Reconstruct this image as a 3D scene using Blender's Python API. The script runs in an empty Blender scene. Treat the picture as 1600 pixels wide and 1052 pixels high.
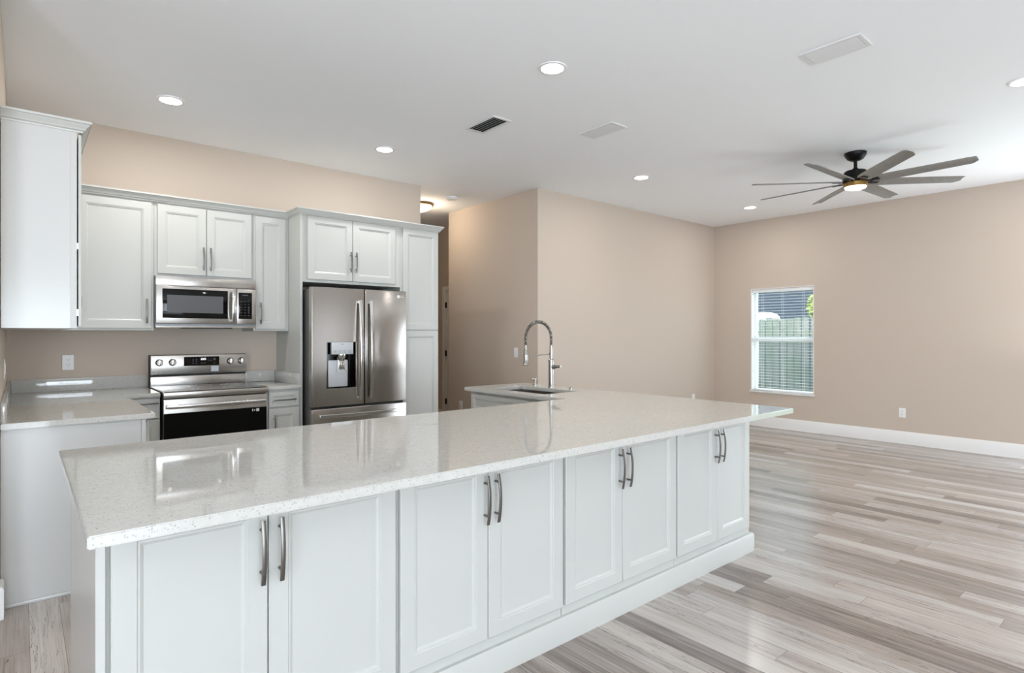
import bpy, bmesh, math, random
from mathutils import Matrix, Vector
C = bpy.context
SC = C.scene
COL = SC.collection
PI = math.pi

# ------------------------------------------------------------------ camera
cam_d = bpy.data.cameras.new('camera')
cam = bpy.data.objects.new('camera', cam_d)
COL.objects.link(cam)
SC.camera = cam
cam_d.sensor_width = 36.0
cam_d.lens = 906.0 / 1600.0 * 36.0
cam_d.shift_y = -3.0 / 1600.0
cam_d.clip_start = 0.02
cam_d.clip_end = 300
cam.location = (0, 0, 1.354)
YAW = math.atan2(906.0, 1069.0)            # direction of view measured from +Y towards +X
cam.rotation_euler = (PI / 2, 0, -math.atan2(0.6465, 0.7629))

# ------------------------------------------------------------------ exposure
SC.view_settings.view_transform = 'Standard'
SC.view_settings.look = 'None'
SC.view_settings.gamma = 1.0
SC.view_settings.use_curve_mapping = False
SC.view_settings.exposure = 0.0
try:
    SC.cycles.use_denoising = True
    SC.cycles.max_bounces = 10
    SC.cycles.diffuse_bounces = 6
    SC.cycles.glossy_bounces = 5
    SC.cycles.caustics_reflective = False
    SC.cycles.caustics_refractive = False
    SC.cycles.sample_clamp_indirect = 6.0
except Exception:
    pass

# ------------------------------------------------------------------ world, sun, daylight
world = bpy.data.worlds.new('sky')
SC.world = world
world.use_nodes = True
bg = world.node_tree.nodes['Background']
bg.inputs[0].default_value = (0.70, 0.85, 1.0, 1)
bg.inputs[1].default_value = 7.0


def lamp(name, kind, loc, rot, energy, color=(1, 1, 1), **kw):
    d = bpy.data.lights.new(name, kind)
    d.energy = energy
    d.color = color
    for k, v in kw.items():
        setattr(d, k, v)
    o = bpy.data.objects.new(name, d)
    COL.objects.link(o)
    o.location = loc
    o.rotation_euler = rot
    return o


# sun from the far (left) side of the house: lights the upper part of the fence outside
lamp('sun', 'SUN', (0, 0, 10), (0, -math.radians(60), math.radians(6)), 6.0, (1.0, 0.96, 0.90), angle=0.01)
DAY = (0.85, 0.925, 1.0)
# daylight lamps added in unseen openings: rear slider and sidelight, right slider, left slider
TILT = math.radians(50)     # added daylight lamps are aimed upwards to brighten the ceiling
lamp('daylight_rear_fill', 'AREA', (-0.3, -7.56, 1.12), (PI / 2 + TILT * 0.55, 0, 0), 250, DAY, shape='RECTANGLE', size=4.5, size_y=2.05)
lamp('daylight_rear_sidelight', 'AREA', (7.25, -7.56, 1.12), (PI / 2, 0, 0), 9, DAY, shape='RECTANGLE', size=0.24, size_y=2.0)  # narrow lamp added for a bright streak reflected in the fridge
lamp('daylight_right_slider', 'AREA', (8.40, -0.1, 1.12), (PI / 2 + TILT, 0, PI / 2), 85, DAY, shape='RECTANGLE', size=2.3, size_y=2.05)
lamp('daylight_left_fill', 'AREA', (-3.06, -2.1, 1.12), (PI / 2 + TILT * 1.15, 0, -PI / 2), 195, DAY, shape='RECTANGLE', size=3.5, size_y=2.05)
portal = lamp('daylight_small_window', 'AREA', (8.47, 3.86, 1.27), (PI / 2, 0, PI / 2), 1, DAY, shape='RECTANGLE', size=0.85, size_y=1.45)
portal.data.cycles.is_portal = True

# ------------------------------------------------------------------ materials
def new_mat(name):
    m = bpy.data.materials.new(name)
    m.use_nodes = True
    return m, m.node_tree, m.node_tree.nodes['Principled BSDF']


def srgb(r, g, b):
    f = lambda c: (c / 255 / 12.92) if c / 255 <= 0.04045 else ((c / 255 + 0.055) / 1.055) ** 2.4
    return (f(r), f(g), f(b), 1)


def N(nt, typ, **kw):
    n = nt.nodes.new(typ)
    for k, v in kw.items():
        setattr(n, k, v)
    return n


def plain(name, col, rough=0.5, metal=0.0, bump=0.0, bscale=200, coat=0.0, spec=0.5, emit=None, estr=0.0):
    m, nt, p = new_mat(name)
    p.inputs['Base Color'].default_value = col
    p.inputs['Roughness'].default_value = rough
    p.inputs['Metallic'].default_value = metal
    p.inputs['Coat Weight'].default_value = coat
    p.inputs['Specular IOR Level'].default_value = spec
    if emit:
        p.inputs['Emission Color'].default_value = emit
        p.inputs['Emission Strength'].default_value = estr
    if bump:
        tc = N(nt, 'ShaderNodeTexCoord')
        no = N(nt, 'ShaderNodeTexNoise')
        no.inputs['Scale'].default_value = bscale
        no.inputs['Detail'].default_value = 3
        bp = N(nt, 'ShaderNodeBump')
        bp.inputs['Strength'].default_value = bump
        bp.inputs['Distance'].default_value = 0.002
        nt.links.new(tc.outputs['Object'], no.inputs['Vector'])
        nt.links.new(no.outputs['Fac'], bp.inputs['Height'])
        nt.links.new(bp.outputs['Normal'], p.inputs['Normal'])
    return m


def brushed(name, col, rough, vertical=True, metal=1.0):
    m, nt, p = new_mat(name)
    p.inputs['Metallic'].default_value = metal
    tc = N(nt, 'ShaderNodeTexCoord')
    mp = N(nt, 'ShaderNodeMapping')
    mp.inputs['Scale'].default_value = (400, 400, 3) if vertical else (3, 400, 400)
    no = N(nt, 'ShaderNodeTexNoise')
    no.inputs['Scale'].default_value = 1.0
    no.inputs['Detail'].default_value = 2
    nt.links.new(tc.outputs['Object'], mp.inputs['Vector'])
    nt.links.new(mp.outputs['Vector'], no.inputs['Vector'])
    mr = N(nt, 'ShaderNodeMapRange')
    mr.inputs['To Min'].default_value = rough - 0.05
    mr.inputs['To Max'].default_value = rough + 0.06
    nt.links.new(no.outputs['Fac'], mr.inputs['Value'])
    nt.links.new(mr.outputs['Result'], p.inputs['Roughness'])
    mx = N(nt, 'ShaderNodeMix', data_type='RGBA')
    mx.inputs['A'].default_value = tuple(c * 0.93 for c in col[:3]) + (1,)
    mx.inputs['B'].default_value = tuple(min(1, c * 1.05) for c in col[:3]) + (1,)
    nt.links.new(no.outputs['Fac'], mx.inputs['Factor'])
    nt.links.new(mx.outputs['Result'], p.inputs['Base Color'])
    return m


def quartz():
    m, nt, p = new_mat('quartz')
    tc = N(nt, 'ShaderNodeTexCoord')
    v = N(nt, 'ShaderNodeTexVoronoi')
    v.inputs['Scale'].default_value = 190
    v2 = N(nt, 'ShaderNodeTexVoronoi')
    v2.inputs['Scale'].default_value = 75
    no = N(nt, 'ShaderNodeTexNoise')
    no.inputs['Scale'].default_value = 45
    no.inputs['Detail'].default_value = 4
    for n in (v, v2, no):
        nt.links.new(tc.outputs['Object'], n.inputs['Vector'])

    def fleck(vor, lo, hi):
        w = N(nt, 'ShaderNodeSeparateColor')
        nt.links.new(vor.outputs['Color'], w.inputs[0])
        g = N(nt, 'ShaderNodeMath', operation='GREATER_THAN')
        g.inputs[1].default_value = lo
        nt.links.new(w.outputs[0], g.inputs[0])
        d = N(nt, 'ShaderNodeMath', operation='LESS_THAN')
        d.inputs[1].default_value = hi
        nt.links.new(vor.outputs['Distance'], d.inputs[0])
        a = N(nt, 'ShaderNodeMath', operation='MULTIPLY')
        nt.links.new(g.outputs[0], a.inputs[0])
        nt.links.new(d.outputs[0], a.inputs[1])
        return a
    base = N(nt, 'ShaderNodeMix', data_type='RGBA')
    base.inputs['A'].default_value = srgb(184, 182, 176)
    base.inputs['B'].default_value = srgb(200, 199, 194)
    nt.links.new(no.outputs['Fac'], base.inputs['Factor'])
    f1 = N(nt, 'ShaderNodeMix', data_type='RGBA')
    f1.inputs['B'].default_value = srgb(168, 166, 162)
    nt.links.new(base.outputs['Result'], f1.inputs['A'])
    nt.links.new(fleck(v, 0.80, 0.42).outputs[0], f1.inputs['Factor'])
    f2 = N(nt, 'ShaderNodeMix', data_type='RGBA')
    f2.inputs['B'].default_value = srgb(138, 136, 134)
    nt.links.new(f1.outputs['Result'], f2.inputs['A'])
    nt.links.new(fleck(v2, 0.93, 0.22).outputs[0], f2.inputs['Factor'])
    nt.links.new(f2.outputs['Result'], p.inputs['Base Color'])
    p.inputs['Roughness'].default_value = 0.035
    p.inputs['IOR'].default_value = 1.6
    return m


def planks():
    m, nt, p = new_mat('vinyl_planks')
    L = nt.links.new
    tc = N(nt, 'ShaderNodeTexCoord')
    sp = N(nt, 'ShaderNodeSeparateXYZ')
    L(tc.outputs['Object'], sp.inputs[0])

    def M(op, a, b=None):
        n = N(nt, 'ShaderNodeMath', operation=op)
        for i, q in enumerate((a, b)):
            if q is None:
                continue
            if isinstance(q, (int, float)):
                n.inputs[i].default_value = q
            else:
                L(q, n.inputs[i])
        return n.outputs[0]
    W, LEN = 0.118, 1.22
    xs = M('DIVIDE', M('ADD', sp.outputs[0], 30.06), W)
    ix = M('FLOOR', xs)
    fx = M('SUBTRACT', xs, ix)
    wn = N(nt, 'ShaderNodeTexWhiteNoise', noise_dimensions='1D')
    L(ix, wn.inputs['W'])
    ys = M('ADD', M('DIVIDE', M('ADD', sp.outputs[1], 30.0), LEN), M('MULTIPLY', wn.outputs['Value'], 1.0))
    iy = M('FLOOR', ys)
    fy = M('SUBTRACT', ys, iy)
    cb = N(nt, 'ShaderNodeCombineXYZ')
    L(ix, cb.inputs[0]); L(iy, cb.inputs[1])
    wn2 = N(nt, 'ShaderNodeTexWhiteNoise', noise_dimensions='3D')
    L(cb.outputs[0], wn2.inputs['Vector'])
    # grain coordinates: stretched along the plank and shifted per plank
    off = N(nt, 'ShaderNodeVectorMath', operation='SCALE')
    L(wn2.outputs['Color'], off.inputs[0]); off.inputs['Scale'].default_value = 37.0
    add = N(nt, 'ShaderNodeVectorMath', operation='ADD')
    L(tc.outputs['Object'], add.inputs[0]); L(off.outputs[0], add.inputs[1])

    def grain(sx, sy, detail, rough=0.55, dist=0.0):
        mp = N(nt, 'ShaderNodeMapping')
        mp.inputs['Scale'].default_value = (sx, sy, 1)
        L(add.outputs[0], mp.inputs['Vector'])
        n = N(nt, 'ShaderNodeTexNoise')
        n.inputs['Scale'].default_value = 1.0
        n.inputs['Detail'].default_value = detail
        n.inputs['Roughness'].default_value = rough
        n.inputs['Distortion'].default_value = dist
        L(mp.outputs[0], n.inputs['Vector'])
        return n.outputs['Fac']
    g_big = grain(9, 0.9, 4, 0.6, 0.8)
    g_fine = grain(70, 2.2, 5, 0.65, 0.4)
    g_knot = grain(16, 2.0, 6, 0.7, 2.2)
    g_crack = grain(34, 1.5, 4, 0.55, 1.0)
    g_line = grain(150, 3.0, 3, 0.6, 0.6)
    # strips inside a plank: sub-lamella variation
    sub = M('FLOOR', M('MULTIPLY', xs, 2.0))
    cb2 = N(nt, 'ShaderNodeCombineXYZ')
    L(sub, cb2.inputs[0]); L(iy, cb2.inputs[1])
    wn3 = N(nt, 'ShaderNodeTexWhiteNoise', noise_dimensions='3D')
    L(cb2.outputs[0], wn3.inputs['Vector'])
    tone = M('ADD', M('ADD', M('MULTIPLY', wn2.outputs['Value'], 0.42), M('MULTIPLY', wn3.outputs['Value'], 0.10)),
             M('ADD', M('MULTIPLY', g_big, 0.60), M('ADD', M('MULTIPLY', g_fine, 0.34), M('MULTIPLY', g_line, 0.42))))
    tone = M('SUBTRACT', tone, 0.47)
    cr = N(nt, 'ShaderNodeValToRGB')
    e = cr.color_ramp.elements
    e[0].position = 0.12; e[0].color = srgb(100, 90, 85)
    e[1].position = 0.92; e[1].color = srgb(206, 203, 200)
    for pos, c in ((0.32, (140, 130, 124)), (0.50, (165, 156, 150)), (0.68, (187, 180, 175))):
        q = e.new(pos); q.color = srgb(*c)
    L(tone, cr.inputs[0])
    # dark knots and cracks
    kr = N(nt, 'ShaderNodeMapRange')
    kr.inputs['From Min'].default_value = 0.66; kr.inputs['From Max'].default_value = 0.76
    kr.inputs['To Max'].default_value = 0.55
    L(g_knot, kr.inputs['Value'])
    mk = N(nt, 'ShaderNodeMix', data_type='RGBA')
    mk.inputs['B'].default_value = srgb(84, 72, 66)
    # thin bark-like cracks: the zero line of a distorted noise, only in some planks
    ck = M('ABSOLUTE', M('SUBTRACT', g_crack, 0.5))
    ck = M('LESS_THAN', ck, 0.009)
    wsep = N(nt, 'ShaderNodeSeparateColor')
    L(wn2.outputs['Color'], wsep.inputs[0])
    ck = M('MULTIPLY', M('MULTIPLY', ck, M('GREATER_THAN', wsep.outputs[2], 0.35)), 0.6)
    L(cr.outputs[0], mk.inputs['A']); L(M('MAXIMUM', kr.outputs['Result'], ck), mk.inputs['Factor'])
    # a little hue change from plank to plank (some browner, some greyer)
    hs = N(nt, 'ShaderNodeMix', data_type='RGBA', blend_type='MULTIPLY')
    hs.inputs['B'].default_value = (1.0, 0.965, 0.925, 1)
    sc = N(nt, 'ShaderNodeSeparateColor')
    L(wn2.outputs['Color'], sc.inputs[0])
    L(sc.outputs[1], hs.inputs['Factor']); L(mk.outputs['Result'], hs.inputs['A'])
    # seams
    ex = M('MULTIPLY', M('MINIMUM', fx, M('SUBTRACT', 1.0, fx)), W)
    ey = M('MULTIPLY', M('MINIMUM', fy, M('SUBTRACT', 1.0, fy)), LEN)
    seam = M('LESS_THAN', M('MINIMUM', ex, ey), 0.0011)
    ms = N(nt, 'ShaderNodeMix', data_type='RGBA')
    ms.inputs['B'].default_value = srgb(98, 86, 80)
    L(M('MULTIPLY', seam, 0.7), ms.inputs['Factor']); L(hs.outputs['Result'], ms.inputs['A'])
    L(ms.outputs['Result'], p.inputs['Base Color'])
    rr = N(nt, 'ShaderNodeMapRange')
    rr.inputs['To Min'].default_value = 0.17; rr.inputs['To Max'].default_value = 0.29
    L(g_fine, rr.inputs['Value']); L(rr.outputs['Result'], p.inputs['Roughness'])
    bp = N(nt, 'ShaderNodeBump')
    bp.inputs['Strength'].default_value = 0.12; bp.inputs['Distance'].default_value = 0.002
    L(g_fine, bp.inputs['Height']); L(bp.outputs[0], p.inputs['Normal'])
    return m


def wood_like(name, a, b, sc=(60, 60, 3), rough=0.6):
    m, nt, p = new_mat(name)
    tc = N(nt, 'ShaderNodeTexCoord')
    mp = N(nt, 'ShaderNodeMapping')
    mp.inputs['Scale'].default_value = sc
    no = N(nt, 'ShaderNodeTexNoise')
    no.inputs['Scale'].default_value = 1
    no.inputs['Detail'].default_value = 4
    mx = N(nt, 'ShaderNodeMix', data_type='RGBA')
    mx.inputs['A'].default_value = a
    mx.inputs['B'].default_value = b
    nt.links.new(tc.outputs['Object'], mp.inputs[0])
    nt.links.new(mp.outputs[0], no.inputs['Vector'])
    nt.links.new(no.outputs['Fac'], mx.inputs['Factor'])
    nt.links.new(mx.outputs['Result'], p.inputs['Base Color'])
    p.inputs['Roughness'].default_value = rough
    return m


def glass_mat():
    m, nt, p = new_mat('window_glass')
    nt.nodes.remove(p)
    out = nt.nodes['Material Output']
    t = N(nt, 'ShaderNodeBsdfTransparent')
    t.inputs[0].default_value = (0.93, 0.97, 0.95, 1)
    g = N(nt, 'ShaderNodeBsdfGlossy')
    g.inputs['Roughness'].default_value = 0.0
    mx = N(nt, 'ShaderNodeMixShader')
    mx.inputs[0].default_value = 0.06
    nt.links.new(t.outputs[0], mx.inputs[1])
    nt.links.new(g.outputs[0], mx.inputs[2])
    nt.links.new(mx.outputs[0], out.inputs[0])
    return m


def fence_mat():
    m, nt, p = new_mat('weathered_fence')
    L = nt.links.new
    tc = N(nt, 'ShaderNodeTexCoord')
    mp = N(nt, 'ShaderNodeMapping')
    mp.inputs['Scale'].default_value = (20, 26, 1.6)
    L(tc.outputs['Object'], mp.inputs[0])
    a = N(nt, 'ShaderNodeTexNoise'); a.inputs['Scale'].default_value = 1; a.inputs['Detail'].default_value = 4
    L(mp.outputs[0], a.inputs['Vector'])
    mx = N(nt, 'ShaderNodeMix', data_type='RGBA')
    mx.inputs['A'].default_value = srgb(58, 56, 54); mx.inputs['B'].default_value = srgb(140, 138, 136)
    L(a.outputs['Fac'], mx.inputs['Factor'])
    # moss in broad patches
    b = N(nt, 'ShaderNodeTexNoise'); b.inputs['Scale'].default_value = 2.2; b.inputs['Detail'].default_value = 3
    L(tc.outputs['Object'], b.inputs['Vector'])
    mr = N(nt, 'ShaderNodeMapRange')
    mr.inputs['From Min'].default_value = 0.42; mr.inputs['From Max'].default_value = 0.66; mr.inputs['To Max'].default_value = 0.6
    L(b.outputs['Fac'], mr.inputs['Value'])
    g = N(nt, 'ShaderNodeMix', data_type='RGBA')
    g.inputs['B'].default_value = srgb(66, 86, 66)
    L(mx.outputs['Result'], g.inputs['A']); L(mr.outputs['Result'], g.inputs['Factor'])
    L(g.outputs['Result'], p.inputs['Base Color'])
    p.inputs['Roughness'].default_value = 0.85
    return m


M_WALL = plain('wall_paint', srgb(198, 184, 170), 0.75, bump=0.08, bscale=160, spec=0.25)
M_CEIL = plain('ceiling_paint', srgb(246, 247, 249), 0.85, bump=0.10, bscale=120, spec=0.2)
M_TRIM = plain('trim_paint', srgb(232, 231, 229), 0.4, bump=0.01)
M_CAB = plain('cabinet_paint', srgb(192, 192, 187), 0.36, bump=0.01, bscale=60)
M_CABIN = plain('cabinet_inside', srgb(60, 55, 50), 0.8)
M_PANEL = plain('laminate_panel', srgb(195, 195, 192), 0.2, bump=0.01, bscale=60)
M_FLOOR = planks()
M_QUARTZ = quartz()
M_NICKEL = brushed('satin_nickel', (0.21, 0.195, 0.178, 1), 0.36, True)
M_STEEL = brushed('stainless_steel', (0.43, 0.405, 0.375, 1), 0.24, False)
M_DSTEEL = brushed('dark_stainless', (0.44, 0.405, 0.375, 1), 0.20, True)
M_SIDE = plain('fridge_side_paint', srgb(112, 111, 109), 0.4, 0.5)
M_CHROME = plain('polished_steel', (0.62, 0.61, 0.59, 1), 0.16, 1.0)
M_FAUCET = plain('faucet_steel', (0.34, 0.325, 0.30, 1), 0.25, 1.0)
M_BLACKGL = plain('black_glass', (0.003, 0.003, 0.003, 1), 0.05, spec=0.25)
M_OVENGL = plain('oven_black_glass', (0.002, 0.002, 0.002, 1), 0.16, spec=0.2)
M_BLACK = plain('black_plastic', (0.006, 0.006, 0.006, 1), 0.5)
M_GREYWIN = plain('microwave_window_mesh', srgb(82, 82, 84), 0.25)
M_FANBLK = plain('fan_black_metal', (0.003, 0.003, 0.003, 1), 0.4, spec=0.25)
M_BLADE = wood_like('weathered_blade', srgb(112, 108, 104), srgb(142, 138, 133), (4, 60, 60), 0.45)
M_PLATE = plain('white_plastic', srgb(238, 238, 238), 0.35)
M_SLOT = plain('dark_slot', (0.03, 0.03, 0.03, 1), 0.6)
M_GRAYPL = plain('grey_plastic', srgb(150, 152, 155), 0.35, 0.4)
M_SILVER = plain('silver_plastic', srgb(196, 198, 201), 0.3, 0.2)
M_LIGHT = plain('light_lens', (1, 1, 1, 1), 0.4, emit=(1.0, 0.96, 0.9, 1), estr=9.0)
M_FANLENS = plain('fan_lens', (1, 1, 1, 1), 0.4, emit=(1.0, 0.86, 0.66, 1), estr=4.0)
M_DOME = plain('dome_glass', (1, 1, 1, 1), 0.4, emit=(1.0, 0.84, 0.60, 1), estr=3.5)
M_BRASS = plain('aged_brass', srgb(176, 140, 84), 0.35, 0.9)
M_VENTDK = plain('duct_dark', (0.02, 0.02, 0.02, 1), 0.9)
M_VENTWH = plain('vent_white', srgb(228, 228, 228), 0.5)
M_BLIND = plain('blind_slat', srgb(240, 240, 240), 0.45)
M_VINYL = plain('vinyl_frame', srgb(242, 242, 242), 0.35)
M_MARBLE = wood_like('marble_sill', srgb(236, 236, 236), srgb(205, 203, 200), (14, 9, 20), 0.2)
M_GLASS = glass_mat()
M_HINGE = plain('hinge_bronze', (0.03, 0.026, 0.022, 1), 0.4, 0.8)
M_DISPLAY = plain('lit_digits', (1, 1, 1, 1), 0.5, emit=(0.95, 0.98, 1.0, 1), estr=1.2)
M_DIM = plain('printed_legend', srgb(70, 72, 76), 0.5)
M_LEGEND = plain('printed_grey', srgb(150, 148, 145), 0.5)
M_BADGE = plain('badge_silver', srgb(228, 226, 222), 0.3)
M_STICKER = plain('sticker_paper', srgb(205, 208, 212), 0.5)
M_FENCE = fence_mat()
M_GRASS = wood_like('lawn', srgb(70, 96, 48), srgb(108, 130, 70), (30, 30, 30), 0.9)
M_LEAF = plain('leaf_green', srgb(150, 158, 70), 0.6)
M_BARK = plain('bark', srgb(84, 70, 56), 0.9)
M_BLUE = plain('blue_siding', srgb(14, 27, 50), 0.7)
M_WHITEC = plain('white_canvas', srgb(235, 235, 235), 0.7)

# ------------------------------------------------------------------ mesh helpers
I4 = Matrix.Identity(4)


def box(bm, x0, x1, y0, y1, z0, z1, bev=0.0, seg=2):
    x0, x1 = min(x0, x1), max(x0, x1)
    y0, y1 = min(y0, y1), max(y0, y1)
    z0, z1 = min(z0, z1), max(z0, z1)
    mt = Matrix.Translation(((x0 + x1) / 2, (y0 + y1) / 2, (z0 + z1) / 2)) @ Matrix.Diagonal((x1 - x0, y1 - y0, z1 - z0, 1))
    r = bmesh.ops.create_cube(bm, size=1.0, matrix=mt)
    if bev > 0:
        es = list({e for v in r['verts'] for e in v.link_edges})
        bmesh.ops.bevel(bm, geom=es, offset=bev, segments=seg, affect='EDGES', profile=0.6)
    return bm


def B(*a, **k):
    return box(bmesh.new(), *a, **k)


def lathe(bm, prof, mt=I4, n=32, caps=True):
    """prof: list of (radius, z) turned about local z."""
    rings = []
    for r, z in prof:
        rings.append([bm.verts.new(mt @ Vector((r * math.cos(2 * PI * i / n), r * math.sin(2 * PI * i / n), z))) for i in range(n)])
    for a, b in zip(rings, rings[1:]):
        for i in range(n):
            j = (i + 1) % n
            bm.faces.new((a[i], a[j], b[j], b[i]))
    if caps:
        if prof[0][0] > 1e-5:
            bm.faces.new(list(reversed(rings[0])))
        if prof[-1][0] > 1e-5:
            bm.faces.new(rings[-1])
    return bm


def frame_at(p, d):
    d = Vector(d).normalized()
    up = Vector((0, 0, 1)) if abs(d.z) < 0.9 else Vector((1, 0, 0))
    x = up.cross(d).normalized()
    y = d.cross(x)
    m = Matrix((x, y, d)).transposed().to_4x4()
    m.translation = Vector(p)
    return m


def rod(bm, a, b, r, n=16, r2=None):
    a, b = Vector(a), Vector(b)
    lathe(bm, [(r, 0), (r if r2 is None else r2, (b - a).length)], frame_at(a, b - a), n)
    return bm


def tube(bm, pts, r, n=10):
    pts = [Vector(p) for p in pts]
    rings = []
    prev = None
    for i, p in enumerate(pts):
        d = (pts[min(i + 1, len(pts) - 1)] - pts[max(i - 1, 0)]).normalized()
        if prev is None:
            x = d.orthogonal().normalized()
        else:
            x = (prev - d * prev.dot(d)).normalized()
        prev = x
        y = d.cross(x)
        rings.append([bm.verts.new(p + (x * math.cos(2 * PI * k / n) + y * math.sin(2 * PI * k / n)) * r) for k in range(n)])
    for a, b in zip(rings, rings[1:]):
        for k in range(n):
            j = (k + 1) % n
            bm.faces.new((a[k], a[j], b[j], b[k]))
    bm.faces.new(list(reversed(rings[0])))
    bm.faces.new(rings[-1])
    return bm


def sweep_rect(bm, pts, side, w, t):
    """flat bar: pts along path, width w along unit vector side, thickness t along the path normal."""
    side = Vector(side)
    pts = [Vector(p) for p in pts]
    rings = []
    for i, p in enumerate(pts):
        d = (pts[min(i + 1, len(pts) - 1)] - pts[max(i - 1, 0)]).normalized()
        nrm = side.cross(d).normalized()
        a, b = side * (w / 2), nrm * (t / 2)
        ch = 0.25
        rings.append([bm.verts.new(p + v) for v in (-a - b * (1 - ch), -a * (1 - ch) - b, a * (1 - ch) - b, a - b * (1 - ch),
                                                    a + b * (1 - ch), a * (1 - ch) + b, -a * (1 - ch) + b, -a + b * (1 - ch))])
    n = 8
    for A, Bq in zip(rings, rings[1:]):
        for k in range(n):
            j = (k + 1) % n
            bm.faces.new((A[k], A[j], Bq[j], Bq[k]))
    bm.faces.new(list(reversed(rings[0])))
    bm.faces.new(rings[-1])
    return bm


def slab(bm, us, vs, keep, axis, t0, t1, bev=0.0):
    """cells (us x vs) kept by keep(u,v) extruded from t0 to t1 along axis ('x','y','z')."""
    def P(u, v, t):
        return {'z': (u, v, t), 'y': (u, t, v), 'x': (t, u, v)}[axis]
    V = {}
    cells = [(i, j) for i in range(len(us) - 1) for j in range(len(vs) - 1)
             if keep((us[i] + us[i + 1]) / 2, (vs[j] + vs[j + 1]) / 2)]
    ks = set(cells)

    def g(i, j, s):
        k = (i, j, s)
        if k not in V:
            V[k] = bm.verts.new(P(us[i], vs[j], t1 if s else t0))
        return V[k]
    fs = []
    for i, j in cells:
        for s in (0, 1):
            fs.append(bm.faces.new((g(i, j, s), g(i + 1, j, s), g(i + 1, j + 1, s), g(i, j + 1, s))))
        for (di, dj, a, b) in ((-1, 0, (i, j), (i, j + 1)), (1, 0, (i + 1, j), (i + 1, j + 1)), (0, -1, (i, j), (i + 1, j)), (0, 1, (i, j + 1), (i + 1, j + 1))):
            if (i + di, j + dj) not in ks:
                fs.append(bm.faces.new((g(*a, 0), g(*b, 0), g(*b, 1), g(*a, 1))))
    bmesh.ops.recalc_face_normals(bm, faces=fs)
    bmesh.ops.dissolve_limit(bm, angle_limit=0.01, verts=list(bm.verts), edges=list(bm.edges))
    if bev > 0:
        es = [e for e in bm.edges if len(e.link_faces) == 2 and e.calc_face_angle(0) > 0.5]
        bmesh.ops.bevel(bm, geom=es, offset=bev, segments=2, affect='EDGES')
    return bm


def panel_door(bm, x0, x1, z0, z1, yf, th=0.02, fr=0.056, flat=False):
    """cabinet front in the local xz plane, front face at y = yf (towards -y)."""
    prof = [(0.0, th), (0.0, 0.003), (0.003, 0.0)]
    if not flat:
        prof += [(fr, 0.0), (fr + 0.003, 0.0035), (fr + 0.008, 0.0035), (fr + 0.017, 0.0095), (fr + 0.021, 0.0095)]
    rings = []
    for ins, dy in prof:
        rings.append([bm.verts.new((x, yf + dy, z)) for x, z in ((x0 + ins, z0 + ins), (x1 - ins, z0 + ins), (x1 - ins, z1 - ins), (x0 + ins, z1 - ins))])
    for a, b in zip(rings, rings[1:]):
        for k in range(4):
            j = (k + 1) % 4
            bm.faces.new((a[k], a[j], b[j], b[k]))
    bm.faces.new(rings[-1])
    bm.faces.new(list(reversed(rings[0])))
    return bm


def pull(bm, p, length, vertical, yf):
    """arched bar pull centred on p=(x,z), standing off the face at y=yf towards -y."""
    x, z = p
    n = 14
    pts = []
    for i in range(n + 1):
        s = -1 + 2 * i / n
        y = yf - 0.036 + 0.012 * s * s
        pts.append((x, y, z + s * length / 2) if vertical else (x + s * length / 2, y, z))
    sweep_rect(bm, pts, (1, 0, 0) if vertical else (0, 0, 1), 0.0125, 0.006)
    for s in (-0.66, 0.66):
        q = (x, z + s * length / 2) if vertical else (x + s * length / 2, z)
        rod(bm, (q[0], yf, q[1]), (q[0], yf - 0.031, q[1]), 0.0045, 10)
    return bm


FR = {}


def finish(o, me, mat):
    if mat is not None:
        me.materials.append(mat)
    me.polygons.foreach_set('use_smooth', [True] * len(me.polygons))
    me.set_sharp_from_angle(angle=math.radians(32))


def mesh_obj(name, bm, mat, root_mat=I4, frame=I4):
    bmesh.ops.recalc_face_normals(bm, faces=list(bm.faces))
    bm.transform(root_mat.inverted() @ frame)
    me = bpy.data.meshes.new(name)
    bm.to_mesh(me)
    bm.free()
    o = bpy.data.objects.new(name, me)
    COL.objects.link(o)
    finish(o, me, mat)
    return o


def tag(o, label, cat, group=None):
    o['label'] = label
    o['category'] = cat
    if group:
        o['group'] = group
    return o


def thing(name, label, cat, loc=(0, 0, 0), rotz=0.0, group=None):
    o = bpy.data.objects.new(name, None)
    o.empty_display_size = 0.1
    COL.objects.link(o)
    o.location = loc
    o.rotation_euler = (0, 0, rotz)
    FR[o.name] = Matrix.Translation(loc) @ Matrix.Rotation(rotz, 4, 'Z')
    return tag(o, label, cat, group)


def part(name, bm, mat, parent, frame=I4, label=None):
    rm = FR[parent.name]
    o = mesh_obj(name, bm, mat, rm, frame)
    o.parent = parent
    FR[o.name] = rm
    if label:
        o['label'] = label
    return o


def single(name, bm, mat, label, cat, loc=(0, 0, 0), group=None):
    o = mesh_obj(name, bm, mat, Matrix.Translation(loc))
    o.location = loc
    return tag(o, label, cat, group)


def struct(name, bm, mat):
    o = mesh_obj(name, bm, mat)
    o['kind'] = 'structure'
    FR[o.name] = I4
    return o


def text_bm(txt, size, depth=0.0004):
    cu = bpy.data.curves.new('lettering', 'FONT')
    cu.body = txt
    cu.size = size
    cu.extrude = depth
    cu.align_x = 'CENTER'
    cu.align_y = 'CENTER'
    ob = bpy.data.objects.new('lettering', cu)
    COL.objects.link(ob)
    C.view_layer.update()
    me = bpy.data.meshes.new_from_object(ob.evaluated_get(C.evaluated_depsgraph_get()))
    bm = bmesh.new()
    bm.from_mesh(me)
    bpy.data.objects.remove(ob)
    bpy.data.curves.remove(cu)
    bpy.data.meshes.remove(me)
    return bm


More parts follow.
